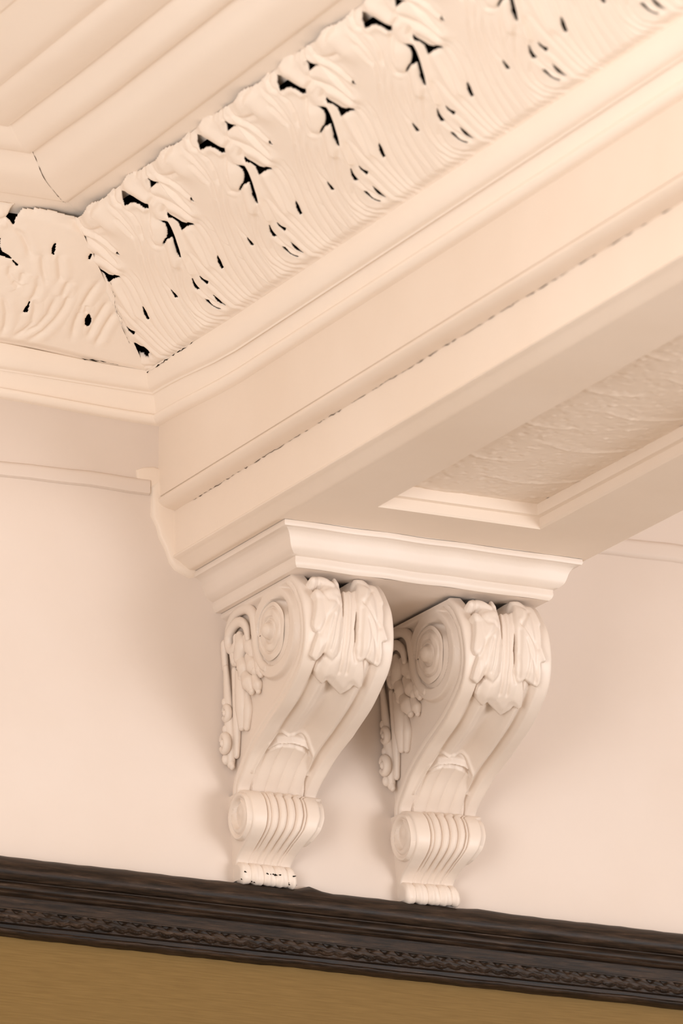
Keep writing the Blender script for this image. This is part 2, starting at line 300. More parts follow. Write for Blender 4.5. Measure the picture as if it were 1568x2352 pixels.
# ------------------------------------------------------------------ room shell
ZR = lambda x, z0, z1: z0 + (z1 - z0) * (x + .85) / 1.66        # level of a line that is slightly out of true along the wall
xs = np.linspace(-7, 7, 57)
V = []; 
for x in xs:
    V += [(x, 0, 4.22), (x, 0, 5.9)]
F = [(2 * i, 2 * i + 2, 2 * i + 3, 2 * i + 1) for i in range(len(xs) - 1)]
wall = structure(mesh_obj('wall_back', V, F, PLW))
V = []
for x in xs:
    V += [(x, 0.002, 0.0), (x, 0.002, 4.25)]
lw = mesh_obj('lower_wall', V, F, GOLD, wall)
lw['label'] = 'mustard gold lower wall covering'
bm = bmesh.new(); box(bm, (-7, -13, -0.1), (7, 0.1, 0.0)); structure(bm_obj('floor', bm, FLOOR))
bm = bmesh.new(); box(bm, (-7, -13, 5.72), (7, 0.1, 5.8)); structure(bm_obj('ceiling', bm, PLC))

# ------------------------------------------------------------------ picture rail
rail = thing('picture_rail', (0, 0, 4.3), 'dark brown carved wooden picture rail along the wall below the scroll brackets', 'picture rail')
def rail_part(name, prof, mat, carve=None, x0=-3.0, x1=3.0, fine=False, wob=None):
    x0, x1 = (-1.05, 1.0) if fine else (x0, x1)
    X = np.arange(x0, x1 + 1e-6, 0.0022) if fine else np.linspace(x0, x1, 241)
    P = np.asarray(prof, float)
    V = []
    for x in X:
        zt = ZR(x, 4.3045, 4.2930)
        for d, z in P:
            dd = d + (carve(x, z) if carve is not None else 0)
            V.append((x, -dd, zt - 4.3 + z + (wob(x, z) if wob else 0)))
    return mesh_obj(name, V, grid_faces(len(X), len(P)), mat, rail, angle=35)
torus = catmull([(-.01, 0), (.012, -.0005), (.028, -.006), (.040, -.017), (.046, -.029), (.045, -.041), (.036, -.050)], 5)
def top_wob(x, z):
    if z < -.012: return 0
    k = (z + .012) / .012
    return k * (.0005 * math.sin(x * 23) + .0006 * math.sin(x * 91 + 1) + .010 * math.exp(-((x + .075) / .022) ** 2) + .004 * math.exp(-((x - .31) / .02) ** 2))
rail_part('top_roll', torus, WOOD, wob=top_wob)
mid = np.vstack([[(.036, -.050), (.031, -.0525), (.037, -.0535), (.037, -.0555)], catmull([(.037, -.0555), (.030, -.060), (.0275, -.067), (.031, -.0715), (.034, -.0745), (.031, -.078)], 5),
                 [(.020, -.0805), (.020, -.0835), (.025, -.0845), (.025, -.1035), (.0285, -.1050), (.0285, -.1075)]])
rail_part('cove_and_fascia', mid, WOOD)
PD = 0.0317
def carve(x, z):
    p = ((x + .85) / PD) % 1.0
    a = abs(p - .5) * 2                       # 0 in the middle of a dart
    edge = -.1245 - .0055 * (1 - a ** 1.6)
    h = .0045 / (1 + math.exp(-(z - edge) / .0007))          # raised scallops over a sunk ground
    tri = max(0, 1 - a * 1.15 - (-.1085 - z) / .011)
    if z > -.119 and a < .85:
        h -= .0042 * min(1, max(0, 2.2 * (1 - a * 1.3 - max(0, (-.109 - z)) / .0085)))
    h -= .0022 * math.exp(-(((z - edge - .0035) / .0014) ** 2))
    wear = .5 + .5 * math.sin(x * 7.3 + 1.2) * math.sin(x * 3.1)
    h *= .55 + .45 * wear
    return 1.5 * h + .0006 * math.sin(x * 190 + z * 900) * math.sin(x * 83)
cz = np.linspace(-.1075, -.1345, 26)
rail_part('carved_band', [(.024, z) for z in cz], WOOD, carve=carve, fine=True)
low = np.vstack([[(.0285, -.1345), (.016, -.1355), (.015, -.1425), (.021, -.1440)], catmull([(.021, -.1440), (.0235, -.148), (.020, -.1525), (.012, -.1555)], 4), [(-.01, -.1575)]])
def low_wob(x, z):
    return (.0005 * math.sin(x * 40) + .0004 * math.sin(x * 127 + 2) + .0012 * max(0, math.sin(x * 9 + 2.2)) ** 6) if z < -.143 else 0
rail_part('bottom_bead', low, WOOD, wob=low_wob)

# ------------------------------------------------------------------ wall band
def wall_band(name, x0, x1):
    prof = [(-.01, 1.0), (.002, 1.0), (.0075, .90), (.0085, .75), (.0085, .25), (.0075, .10), (.001, 0), (-.01, 0)]
    X = np.linspace(x0, x1, 60); V = []
    for x in X:
        zt = ZR(x, 5.104, 5.1255); zb = ZR(x, 5.073, 5.0855)
        w = .0012 * math.sin(x * 19) + .0008 * math.sin(x * 43)
        for d, k in prof:
            V.append((x, -d, zb + (zt - zb) * k + w))
    return mesh_obj(name, V, grid_faces(len(X), len(prof)), PLW, None, angle=50)
structure(wall_band('trim_1', -3.0, -.43)); structure(wall_band('trim_2', .36, 3.0))

# ------------------------------------------------------------------ mouldings swept along wall and beam, mitred in the corner
def sweep(name, prof, run, mat, far=6.0, parent=None, angle=30, zfix=None):
    """prof: (d, z at far end, z in the corner). run 'beam' leads to the room, 'wall' to the left"""
    st = np.r_[0, .04, .09, .15, .22, .30, .4, .5, np.linspace(.65, far, 14)]
    V = []
    for k in st:
        f = smoother(0, .42, np.array(k))
        for d, zf, zc in prof:
            z = zc + (zf - zc) * float(f)
            if run == 'beam': V.append((XB - d, -d - k, z))
            elif run == 'wall': V.append((XB - d - k, -d, z))
            else: V.append((.55 + d, -d - k, z))          # mirrored on the far side of the beam
    return mesh_obj(name, V, grid_faces(len(st), len(prof)), mat, parent, angle=angle)

def dense(prof, n=5):
    return [tuple(p) for p in catmull(prof, n)]
# lower cornice: bead, cyma and the member under the leaf frieze
def lower_cornice(z):
    zC, zC2, zD, zE = z
    pr = [(-.012, zC - .004), (.0, zC - .003)]
    pr += list(map(tuple, catmull([(.0, zC - .003), (.012, zC - .001), (.020, zC + .006), (.021, zC + .013), (.016, zC2 - .001)], 4)))
    pr += list(map(tuple, catmull([(.014, zC2), (.017, zC2 + .016), (.022, zC2 + .034), (.027, zD - .003)], 4)))
    pr += list(map(tuple, catmull([(.029, zD), (.040, zD + .004), (.049, zD + .018), (.052, zD + .035), (.052, zE)], 4)))
    pr += [(.030, zE + .010)]
    return pr
def merge(a, b_):
    return [(p[0], p[1], q[1]) for p, q in zip(a, b_)]
cornerz = (5.226, 5.243, 5.283, 5.318)
beamz = (5.208, 5.228, 5.259, 5.310)
wallz = (5.238, 5.250, 5.287, 5.335)
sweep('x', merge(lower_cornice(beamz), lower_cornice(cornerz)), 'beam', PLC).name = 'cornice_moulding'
cm = bpy.data.objects['cornice_moulding']
cm['label'] = 'plain cream cornice moulding along the beam under its leaf frieze'; cm['category'] = 'moulding'
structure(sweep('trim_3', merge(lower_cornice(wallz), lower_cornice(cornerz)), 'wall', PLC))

# upper mouldings between frieze and ceiling
def upper(z):
    zT, z3, z2, z1 = z
    pr = [(.284, zT - .010), (.300, zT - .006), (.346, zT + .0025), (.356, zT + .004), (.3585, zT + .001)]
    pr += list(map(tuple, catmull([(.360, zT), (.372, zT - .002), (.40, zT + .002), (.44, zT + .013), (.47, z3 + .000), (.492, z3 + .016)], 6)))
    pr += list(map(tuple, catmull([(.493, z3), (.505, z3 - .002), (.525, z3 + .001), (.55, z2 - .002), (.572, z2 + .014)], 5)))
    pr += list(map(tuple, catmull([(.573, z2), (.60, z2 - .004), (.64, z2 - .003), (.668, z1 + .006)], 5)))
    pr += list(map(tuple, catmull([(.672, z1 + .002), (.70, z1 - .001), (.76, z1 + .010), (.80, z1 + .016)], 4)))
    pr += list(map(tuple, catmull([(.81, z1 + .010), (.88, z1 + .010), (1.0, z1 + .03), (1.02, 5.725)], 4)))
    return pr
uz = (5.524, 5.558, 5.577, 5.580)
uc = (5.531, 5.568, 5.584, 5.582)
uw = (5.528, 5.560, 5.576, 5.580)
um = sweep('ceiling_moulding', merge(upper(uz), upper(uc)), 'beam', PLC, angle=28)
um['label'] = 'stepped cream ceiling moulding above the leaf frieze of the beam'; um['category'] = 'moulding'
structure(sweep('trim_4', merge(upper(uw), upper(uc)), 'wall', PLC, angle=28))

# ------------------------------------------------------------------ acanthus friezes
PER = 0.353
Eb = np.array([XB - .05, 5.312]); Tb = np.array([XB - .32, 5.506])
LT = float(np.linalg.norm(Tb - Eb)); eb = (Tb - Eb) / LT; nb = np.array([-eb[1], eb[0]])
if nb[1] > 0: nb = -nb                       # towards the room
A0 = DATA['ANCH'][1][0]                      # s of the traced leaf

def frieze_relief(s, t, holes_extra=()):
    """height over the frieze slope and the mask of what is solid; s measured like the traced leaf, periodic"""
    h = np.zeros(s.shape); solid = np.ones(s.shape, bool); hd = np.full(s.shape, 1e9)
    gr = np.zeros(s.shape); rd = np.zeros(s.shape); dm = np.zeros(s.shape)
    s = (s - (A0 - .25)) % PER + (A0 - .25)
    def near(pts):
        q = np.asarray(pts); return q[:, 0].max() > s.min() - .06 and q[:, 0].min() < s.max() + .06
    for sh in (-2 * PER, -PER, 0, PER, 2 * PER):
        for g, dep, wd_ in [(g, .0028, .0042) for g in DATA['GROOVES']] + [(g, .0042, .0046) for g in DATA['GROOVES2']]:
            g = [(a + sh, b_) for a, b_ in g]
            if not near(g): continue
            d, p = dist_poly(s, t, g)
            f = np.clip(np.minimum(p, 1 - p) * 6 + .25, 0, 1)
            gr = np.maximum(gr, dep * f * gauss(d, wd_)); rd = np.maximum(rd, f * gauss(d - .010, .006))
        for sp, w, hh in DATA['DOMES']:
            sp = [(a + sh, b_) for a, b_ in sp]
            if not near(sp): continue
            d, p = dist_poly(s, t, sp)
            dm = np.maximum(dm, .75 * hh * gauss(d, w * .85))
        for hp in DATA['HOLES']:
            q = [(a + sh, b_) for a, b_ in hp]
            if not near(q): continue
            ins = inside(s, t, q); d, p = dist_poly(s, t, q + [q[0]])
            solid &= ~ins
            hd = np.minimum(hd, np.where(ins, 0, d))
    h = dm - gr + .0014 * rd - .003 * np.exp(-hd / .0035)
    # broad swell of each leaf and the tips curling back under the moulding above
    ph = 2 * math.pi * (s - A0 + .35 * t) / PER
    h += .004 * np.cos(ph + .6) * smoother(.05, .2, t)
    tip = LT + .014 - .007 * np.abs(np.sin(ph * 1.0 + .4)) - .003 * np.abs(np.sin(ph * 2 + 1))
    h -= .007 * smoother(-.025, .004, t - tip) ** 2
    h -= .006 * smoother(.02, 0, t)
    solid &= t < tip + .004
    return h, solid

def frieze_mesh(name, s0, s1, mat, parent, placer, relief, ds=.0016, trim=None):
    ns = int(round((s1 - s0) / ds)) + 1; nt_ = int((LT + .018) / ds) + 1
    s, t = np.meshgrid(np.linspace(s0, s1, ns), np.linspace(-.004, LT + .018, nt_), indexing='ij')
    h, solid = relief(s, t)
    if trim is not None:
        lim = trim(t)
        solid &= s > lim - ds * 1.2
        s = np.maximum(s, lim)
    V = placer(s, t, h).reshape(-1, 3)
    ok = solid[:-1, :-1] & solid[1:, :-1] & solid[:-1, 1:] & solid[1:, 1:]
    F = grid_faces(ns, nt_, mask=ok)
    used = np.unique(np.array(F).ravel()); mp_ = -np.ones(len(V), int); mp_[used] = np.arange(len(used))
    o = mesh_obj(name, V[used], mp_[np.array(F)], mat, parent, angle=75)
    return o

def beam_place(s, t, h):
    x = Eb[0] + eb[0] * t + nb[0] * h; z = Eb[1] + eb[1] * t + nb[1] * h
    return np.stack([x, -s, z], -1)

def solidify(o, th=.003):
    md = o.modifiers.new('thickness', 'SOLIDIFY'); md.thickness = th; md.offset = -1

fz = thing('acanthus_frieze', (XB - .19, -1.2, 5.41), 'pierced acanthus leaf frieze running along the side of the beam', 'frieze')
inv = Matrix.Translation((-fz.location.x, -fz.location.y, -fz.location.z))
def under(o, root):
    o.parent = root; o.matrix_parent_inverse = Matrix.Translation(-Vector(root.location))
    return o
b0 = A0 - .25
def mitre(t): return (.05 + .27 * t / LT) - .0035
def corner_relief(s, t):
    h, sol = frieze_relief(s, t)
    sol &= ~inside(s, t, DATA['CHOLE'])
    d, p = dist_poly(s, t, DATA['CHOLE'] + [DATA['CHOLE'][0]])
    h -= .012 * np.exp(-d / .006)
    return h, sol
def fz_flip(o):
    o.data.flip_normals(); return o
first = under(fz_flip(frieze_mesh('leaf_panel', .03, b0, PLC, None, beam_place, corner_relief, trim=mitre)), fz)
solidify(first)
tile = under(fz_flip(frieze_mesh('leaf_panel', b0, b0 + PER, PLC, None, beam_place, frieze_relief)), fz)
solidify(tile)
for k in range(1, 9):
    c = tile.copy(); COL.objects.link(c); c.parent = fz; c.matrix_parent_inverse = tile.matrix_parent_inverse.copy()
    c.location = (0, -PER * k, 0)
# dark sheet painted as the shade of the hollow behind the pierced leaves
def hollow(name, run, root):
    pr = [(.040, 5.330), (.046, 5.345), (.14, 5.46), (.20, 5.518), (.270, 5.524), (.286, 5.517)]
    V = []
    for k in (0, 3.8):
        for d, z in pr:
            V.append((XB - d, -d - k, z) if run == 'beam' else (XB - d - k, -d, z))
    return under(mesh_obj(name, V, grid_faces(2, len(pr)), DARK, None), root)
hb = hollow('hollow_backing', 'beam', fz); hb['label'] = 'dark backing sheet painted as shade behind the piercings'

# --- frieze on the wall to the left
fw = thing('acanthus_frieze', (XB - .6, -.19, 5.42), 'pierced leaf frieze on the back wall left of the beam corner', 'frieze')
def wall_place(s, t, h):
    f = smoother(.0, .30, s - mitre(t))
    zE = 5.312 + .020 * f; zT = 5.506 + .005 * f
    dE, dT = .05, .32
    ez, ed = (zT - zE) / LT, (dT - dE) / LT
    y = -(dE + ed * t) - .55 * h; z = zE + ez * t - .83 * h
    return np.stack([XB - s, y, z], -1)
def wall_relief(s, t):
    gr = np.zeros(s.shape); rd = np.zeros(s.shape); solid = np.ones(s.shape, bool); hd = np.full(s.shape, 1e9)
    for g in DATA['WGROOVES']:
        d, p = dist_poly(s, t, g); f = np.clip(np.minimum(p, 1 - p) * 5 + .2, 0, 1)
        gr = np.maximum(gr, .0042 * f * gauss(d, .0055)); rd = np.maximum(rd, f * gauss(d - .014, .009))
    h = .0020 * rd - gr
    for q in DATA['WHOLES']:
        ins = inside(s, t, q); d, p = dist_poly(s, t, q + [q[0]])
        solid &= ~ins; hd = np.minimum(hd, np.where(ins, 0, d))
    h -= .004 * np.exp(-hd / .004)
    h += .005 * np.cos(2 * math.pi * (s - .30) / PER) * smoother(.03, .15, t)
    h -= .006 * smoother(.02, 0, t)
    tip = LT + .010 - .006 * np.abs(np.sin(2 * math.pi * (s - .2) / PER))
    h -= .008 * smoother(-.025, .004, t - tip) ** 2
    solid &= t < tip + .006
    return h, solid
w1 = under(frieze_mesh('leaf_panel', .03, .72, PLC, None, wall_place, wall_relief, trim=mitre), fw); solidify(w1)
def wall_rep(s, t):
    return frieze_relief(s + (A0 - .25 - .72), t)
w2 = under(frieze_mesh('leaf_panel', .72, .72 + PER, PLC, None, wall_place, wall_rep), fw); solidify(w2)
for k in range(1, 4):
    c = w2.copy(); COL.objects.link(c); c.parent = fw; c.matrix_parent_inverse = w2.matrix_parent_inverse.copy()
    c.location = (-PER * k, 0, 0)
hw = hollow('hollow_backing', 'wall', fw); hw['label'] = 'dark backing sheet painted as shade behind the piercings'

# ------------------------------------------------------------------ beam
BY = -6.0
beam = thing('ceiling_beam', (0, -3, 5.1), 'deep cream plaster beam resting on the bracket cap, with recessed soffit panel', 'beam')
def prism_y(name, pts, y0, y1, mat, n=2, angle=35, wob=None):
    Y = np.linspace(y0, y1, n); V = []
    for y in Y:
        for x, z in pts:
            V.append((x, y, z + (wob(x, y, z) if wob else 0)))
    return under(mesh_obj(name, V, grid_faces(len(Y), len(pts)), mat, None, angle=angle), beam)
prism_y('upper_fascia', [(XB, 5.30), (XB, 5.0745)], 0, BY, PL)
band = [(XB, 5.0745), (XB + .006, 5.0725), (XB + .006, 5.0705)] + [tuple(p) for p in catmull([(XB - .003, 5.0695), (XB - .004, 5.064), (XB + .001, 5.058), (XB + .012, 5.052), (XB + .034, 5.0475)], 6)]
prism_y('band_moulding', band, 0, BY, PL, n=200, wob=lambda x, y, z: .0012 * math.sin(y * 37) * math.sin(y * 11) if x > XB + .02 else 0)
prism_y('lower_fascia', [(XB + .033, 5.049), (XB + .034, 4.957)], 0, BY, PL)
edge = [(XB + .034, 4.957)] + [tuple(p) for p in catmull([(XB + .034, 4.957), (XB + .031, 4.9545), (XB + .031, 4.9515), (XB + .035, 4.949)], 4)] + \
       [tuple(p) for p in catmull([(XB + .036, 4.9485), (XB + .043, 4.945), (XB + .055, 4.937), (XB + .066, 4.930), (XB + .075, 4.930)], 5)]
prism_y('edge_moulding', edge, 0, BY, PL)
# soffit with a sunk panel
xl_, xr_, pl_, pr_ = XB + .074, .333, -.203, .150
py_ = -.582; zs = 4.930
bm = bmesh.new()
def quad(bm, *p): bm.faces.new([bm.verts.new(v) for v in p])
for (x0, x1, y0, y1) in ((xl_, pl_, BY, 0), (pr_, xr_, BY, 0), (pl_, pr_, py_, 0)):
    quad(bm, (x0, y0, zs), (x0, y1, zs), (x1, y1, zs), (x1, y0, zs))
under(bm_obj('soffit', bm, PL), beam)
stepz = [(0, zs), (.003, zs + .004), (.004, zs + .022), (.012, zs + .0245), (.013, zs + .027), (.015, zs + .046)]
V = []; nst = len(stepz)
path = [(pl_, BY), (pl_, py_), (pr_, py_), (pr_, BY)]
for i, (px, py) in enumerate(path):
    for ins_, z in stepz:
        sx = 1 if i < 2 else -1; sy = -1 if i in (1, 2) else 0
        V.append((px + sx * ins_, py + sy * ins_, z))
under(mesh_obj('panel_frame', V, grid_faces(4, nst), PL, None, angle=25), beam)
# embossed paper on the panel
nx_, ny_ = 150, 620
xx, yy = np.meshgrid(np.linspace(pl_ + .012, pr_ - .012, nx_), np.linspace(py_ - .010, -2.6, ny_), indexing='ij')
hh = np.zeros(xx.shape)
for k in range(9):                                   # overlapping embossed leaf fronds
    for side in (-1, 1):
        cx = -.03; y0 = -.62 - k * .23 + (0.115 if side > 0 else 0)
        pts = [(cx + side * u * .16, y0 + .10 * u - .14 * u * u) for u in np.linspace(0, 1, 8)]
        d, p = dist_poly(xx, yy, pts)
        hh += .0013 * gauss(d, .0045) + .0012 * gauss(d, .025 * (1.05 - p))
for k in range(3200):
    cx, cy = rng.uniform(pl_, pr_), rng.uniform(-2.6, py_)
    i0 = (np.abs(xx[:, 0] - cx) < .02); j0 = (np.abs(yy[0] - cy) < .02)
    if i0.any() and j0.any():
        ii = np.ix_(i0, j0)
        hh[ii] += rng.uniform(-.0016, .0016) * gauss(np.hypot(xx[ii] - cx, yy[ii] - cy), rng.uniform(.0035, .007))
V = np.stack([xx, yy, zs + .0455 - hh], -1).reshape(-1, 3)
under(mesh_obj('embossed_panel', V, grid_faces(nx_, ny_), PL, None, angle=80), beam)['label'] = 'embossed leaf-patterned paper in the sunk panel'
prism_y('far_side', [(xr_, zs), (xr_, 4.96), (xr_ + .02, 5.05), (.55, 5.22), (.60, 5.33), (.9, 5.56), (1.2, 5.725)], 0, BY, PL, angle=20)

# ------------------------------------------------------------------ ragged cracks and corner repair
def crack(name, pts, nrm, parent, w=.0014, off=.0006, mat=CRK, gaps=.25):
    """one ragged sliver that pinches almost shut between its open stretches"""
    P = np.asarray(pts, float); nrm = Vector(nrm).normalized()
    bm = bmesh.new(); r = random.Random(len(pts) * 7 + int(P[0][1] * 1000)); row = []
    for i in range(len(P)):
        t = Vector(P[min(i + 1, len(P) - 1)] - P[max(i - 1, 0)]).normalized()
        ww = w * (.06 if r.random() < gaps else r.uniform(.35, 1.2)); s_ = nrm.cross(t) * ww
        row.append((bm.verts.new(Vector(P[i]) - s_ * .6 + nrm * off), bm.verts.new(Vector(P[i]) + s_ * .6 + nrm * off)))
    for (a, b_), (c, d) in zip(row[:-1], row[1:]):
        bm.faces.new((a, c, d, b_))
    return under(bm_obj(name, bm, mat), parent)
pts = []
for y in np.arange(-.10, -2.4, -.012):
    pts.append((XB + .0325, y, 5.0478 + random.uniform(-.0022, .0016)))
crack('crack', pts, (-1, 0, -.15), beam, w=.0013, gaps=.35)
ck = DATA['CRACKS'][0]; pts = []
for (a, b_), (c, d) in zip(ck[:-1], ck[1:]):
    for u in np.linspace(0, 1, 6)[:-1]:
        s_, t_ = a + (c - a) * u + random.uniform(-.002, .002), b_ + (d - b_) * u
        q = beam_place(np.array(max(s_, mitre(t_))), np.array(t_), np.array(.002)); pts.append(tuple(q))
crack('crack', pts, (nb[0], 0, nb[1]), fz, w=.0011, off=.003, gaps=.25)
pts = [(XB - .0525, -y, 5.3135 + random.uniform(-.002, .002)) for y in np.arange(.06, .30, .008)]
crack('crack', pts, (-.7, 0, -.7), fz, w=.0022, off=.002, mat=DARK, gaps=.5)
up_c = [(p[0], p[2]) for p in merge(upper(uz), upper(uc)) if .360 < p[0] < .492]
pts = [(XB - d_ - .0012, -d_ + .0006, z_ + random.uniform(-.0006, .0006)) for d_, z_ in up_c]
crack('crack', pts, (-.35, -.35, -.87), um, w=.0015, off=.0012, gaps=.45)
pts = [(x, -.0525, 5.325 + random.uniform(-.0015, .001)) for x in np.arange(-.50, -.61, -.008)]
crack('crack', pts, (0, -.7, -.7), fw, w=.0022, off=.002, mat=DARK, gaps=.4)

# lump of repair plaster smeared between wall and beam end
def patch(name, outline, th, label):
    """outline on the wall plane (x, z)"""
    O = np.asarray(outline, float); c = O.mean(0); V = []; F = []
    rings = ((1.04, -.003), (1.0, th * .35), (.96, th * .8), (.86, th), (.5, th * 1.05))
    for sc_, d in rings:
        for p in O:
            q = c + (p - c) * sc_
            V.append((q[0], -d, q[1]))
    n_ = len(O)
    for k in range(len(rings) - 1):
        for i in range(n_):
            a = k * n_ + i; b_ = k * n_ + (i + 1) % n_
            F.append((a, b_, b_ + n_, a + n_))
    F.append(tuple((len(rings) - 1) * n_ + i for i in range(n_)))
    o = mesh_obj(name, V, F, PL, None, angle=60); bmx = bmesh.new(); bmx.from_mesh(o.data); bmesh.ops.recalc_face_normals(bmx, faces=bmx.faces); bmx.to_mesh(o.data); bmx.free()
    o['label'] = label; o['category'] = 'plaster repair'
    return o
patch('plaster_patch', PATCH1, .010, 'ragged plaster repair smeared where the beam end meets the wall')
patch('plaster_patch', PATCH2, .004, 'small ragged plaster filling at the end of the wall band by the beam')

# ------------------------------------------------------------------ cap over the two brackets
cap = thing('bracket_cap', (0, -.2, 4.89), 'cream moulded cap block between the scroll brackets and the beam', 'cap moulding')
cpf = [(0, 4.929), (-.001, 4.922), (.001, 4.918)] + [tuple(p) for p in catmull([(.006, 4.917), (.014, 4.912), (.0195, 4.903), (.0225, 4.893), (.027, 4.882), (.036, 4.874), (.043, 4.871)], 5)] + [(.0435, 4.867), (.0425, 4.861), (.045, 4.854), (.049, 4.850)]
def cap_run(name, prof, mat, wob=.0):
    V = []; cx0, cx1, cy = -.329, .323, -.430
    pth = []
    for (i_, z) in prof:
        row = [(cx0 + i_, 0.0, z), (cx0 + i_, cy + i_, z)] 
        for u in np.linspace(0, 1, 40)[1:-1]:
            row.append((cx0 + i_ + (cx1 - cx0 - 2 * i_) * u, cy + i_ + .0008 * math.sin(u * 31) , z + .0006 * math.sin(u * 23)))
        row += [(cx1 - i_, cy + i_, z), (cx1 - i_, 0.0, z)]
        pth.append(row)
    V = [p for r in pth for p in r]
    o = mesh_obj(name, V, grid_faces(len(prof), len(pth[0]), flip=True), mat, None, angle=40)
    return under(o, cap)
cap_run('cyma_moulding', cpf, PLB)
cap_run('top_fillet', [(.004, 4.938), (-.0045, 4.936), (-.0055, 4.932), (-.003, 4.9305), (.003, 4.9295)], PLB)
bm = bmesh.new(); quad(bm, (-.28, -.381, 4.850), (-.28, 0, 4.850), (.274, 0, 4.850), (.274, -.381, 4.850))
under(bm_obj('underside', bm, PLB), cap)

# ------------------------------------------------------------------ scroll brackets
O3 = np.array([-.155, 0.0, 4.30])
br = thing('scroll_bracket', tuple(O3), 'left cream scroll bracket with chipped foot, carved acanthus leaf on its front', 'bracket', 'scroll brackets under the beam')
Zk = np.array([4.290, 4.33, 4.345, 4.375, 4.40, 4.43, 4.4695, 4.476, 4.51, 4.58, 4.65, 4.77, 4.85])
XLk = np.array([-.235, -.2365, -.238, -.2395, -.241, -.243, -.2445, -.246, -.248, -.252, -.256, -.264, -.268])
XRk = np.array([-.110, -.118, -.117, -.112, -.100, -.093, -.091, -.074, -.072, -.060, -.066, -.0705, -.075])
XL = lambda z: np.interp(z, Zk, XLk)
XR = lambda z: np.interp(z, Zk, XRk)
BODY = [(-.325, 4.8493), (-.345, 4.832), (-.361, 4.81), (-.374, 4.785), (-.3795, 4.755), (-.3795, 4.73), (-.374, 4.705), (-.359, 4.678), (-.331, 4.653), (-.267, 4.615), (-.183, 4.581), (-.114, 4.548), (-.069, 4.514), (-.042, 4.490), (-.036, 4.470)]
SCR = [(-.026, 4.472), (-.040, 4.479), (-.060, 4.478), (-.080, 4.469), (-.096, 4.452), (-.105, 4.425), (-.101, 4.402), (-.086, 4.385), (-.061, 4.370), (-.037, 4.358), (-.022, 4.346), (-.017, 4.334)]
FOOT = [(-.012, 4.3365), (-.023, 4.3355), (-.033, 4.329), (-.037, 4.318), (-.035, 4.306), (-.027, 4.3005), (-.012, 4.304)]

def curve_frame(P):
    arc = np.r_[0, np.cumsum(np.linalg.norm(np.diff(P, axis=0), axis=1))]
    T = np.gradient(P, axis=0); T /= np.linalg.norm(T, axis=1)[:, None]
    return arc, np.stack([T[:, 1], -T[:, 0]], 1)

def resample(P, n):
    arc = np.r_[0, np.cumsum(np.linalg.norm(np.diff(P, axis=0), axis=1))]
    u = np.linspace(0, arc[-1], n)
    return np.stack([np.interp(u, arc, P[:, 0]), np.interp(u, arc, P[:, 1])], 1)

def front_pts(P, w, hfun):
    arc, nr = curve_frame(P)
    Wg, Ag = np.meshgrid(w, arc)
    h = hfun(Wg, Ag)
    xl, xr = XL(P[:, 1])[:, None], XR(P[:, 1])[:, None]
    x = xl + (xr - xl) * Wg
    y = P[:, :1] + nr[:, :1] * h; z = P[:, 1:] + nr[:, 1:] * h
    return np.stack([x, np.minimum(y, -.0005), z], -1)

def solid_piece(name, prof, nrow, ncol, hfun, side_l, mat, root, nside=40):
    P = resample(catmull(prof, 12), nrow)
    w = np.linspace(0, 1, ncol)
    FR = front_pts(P, w, hfun)
    V = list(FR.reshape(-1, 3)); F = grid_faces(nrow, ncol)
    # left and right cheeks run back to the wall
    for sidx, col in ((0, 0), (1, ncol - 1)):
        base = len(V)
        u = np.linspace(0, 1, nside)
        yF = FR[:, col, 1][:, None]; zF = FR[:, col, 2][:, None]; xF = FR[:, col, 0][:, None]
        Y = yF * (1 - u) ; Zg = np.broadcast_to(zF, Y.shape)
        dx = side_l(Y, Zg, yF)
        X = xF + (-1 if sidx == 0 else 1) * dx * (u > 0)
        V += list(np.stack([X, Y, Zg], -1).reshape(-1, 3))
        F += grid_faces(nrow, nside, flip=(sidx == 0), base=base)
    V = np.array(V) - O3
    o = mesh_obj(name, V, F, mat, root, angle=50)
    bmx = bmesh.new(); bmx.from_mesh(o.data)
    bmesh.ops.remove_doubles(bmx, verts=bmx.verts, dist=.00005)
    bmesh.ops.recalc_face_normals(bmx, faces=bmx.faces); bmx.to_mesh(o.data); bmx.free()
    o.data.set_sharp_from_angle(angle=math.radians(50))
    return o

Wm = .19
def body_h(w, b_):
    e = np.minimum(w, 1 - w)
    h = -.004 * np.exp(-e / .012)                                            # softened arris
    rim = smoother(.175, .135, e)
    h = h + .004 * rim - .0095 * gauss(e - .205, .030) + .0050 * gauss(e - .29, .035)
    h = h - .019 * gauss(w - .51, .115) + .003 * gauss(w - .36, .04) + .003 * gauss(w - .66, .04)
    # hood over the reeded tongues
    a = (w - .5) * Wm
    hood = np.array(DATA['HOOD']); 
    outline = [tuple(p) for p in hood] + [(.062, .56), (.064, .64), (-.058, .64), (-.062, .58)]
    ins = inside(a, b_, outline); d, p = dist_poly(a, b_, outline + [outline[0]])
    sg = np.where(ins, d, -d)
    k = smoother(-.0005, .003, sg)
    lip = DATA['LIP']; lx = [q[0] for q in lip]; ly = [q[1] for q in lip]
    below = smoother(.004, .014, b_ - np.interp(a, lx, ly))          # tongues start under the lip
    reed = -.013 + below * (.0095 + .0040 * np.sqrt(np.abs(np.sin(math.pi * (a + .060) / .0285)))) + .009 * smoother(.49, .60, b_)
    h = h * (1 - k) + k * reed
    h = h + .0045 * gauss(sg + .0028, .0036) * (b_ < .53)
    d2, p2 = dist_poly(a, b_, lip)
    h = h + .0125 * gauss(d2, .0052) * np.clip(np.minimum(p2, 1 - p2) * 6 + .45, 0, 1) * k
    # slight hand-made unevenness
    return h + .0006 * np.sin(b_ * 61 + w * 9) * np.sin(w * 13)

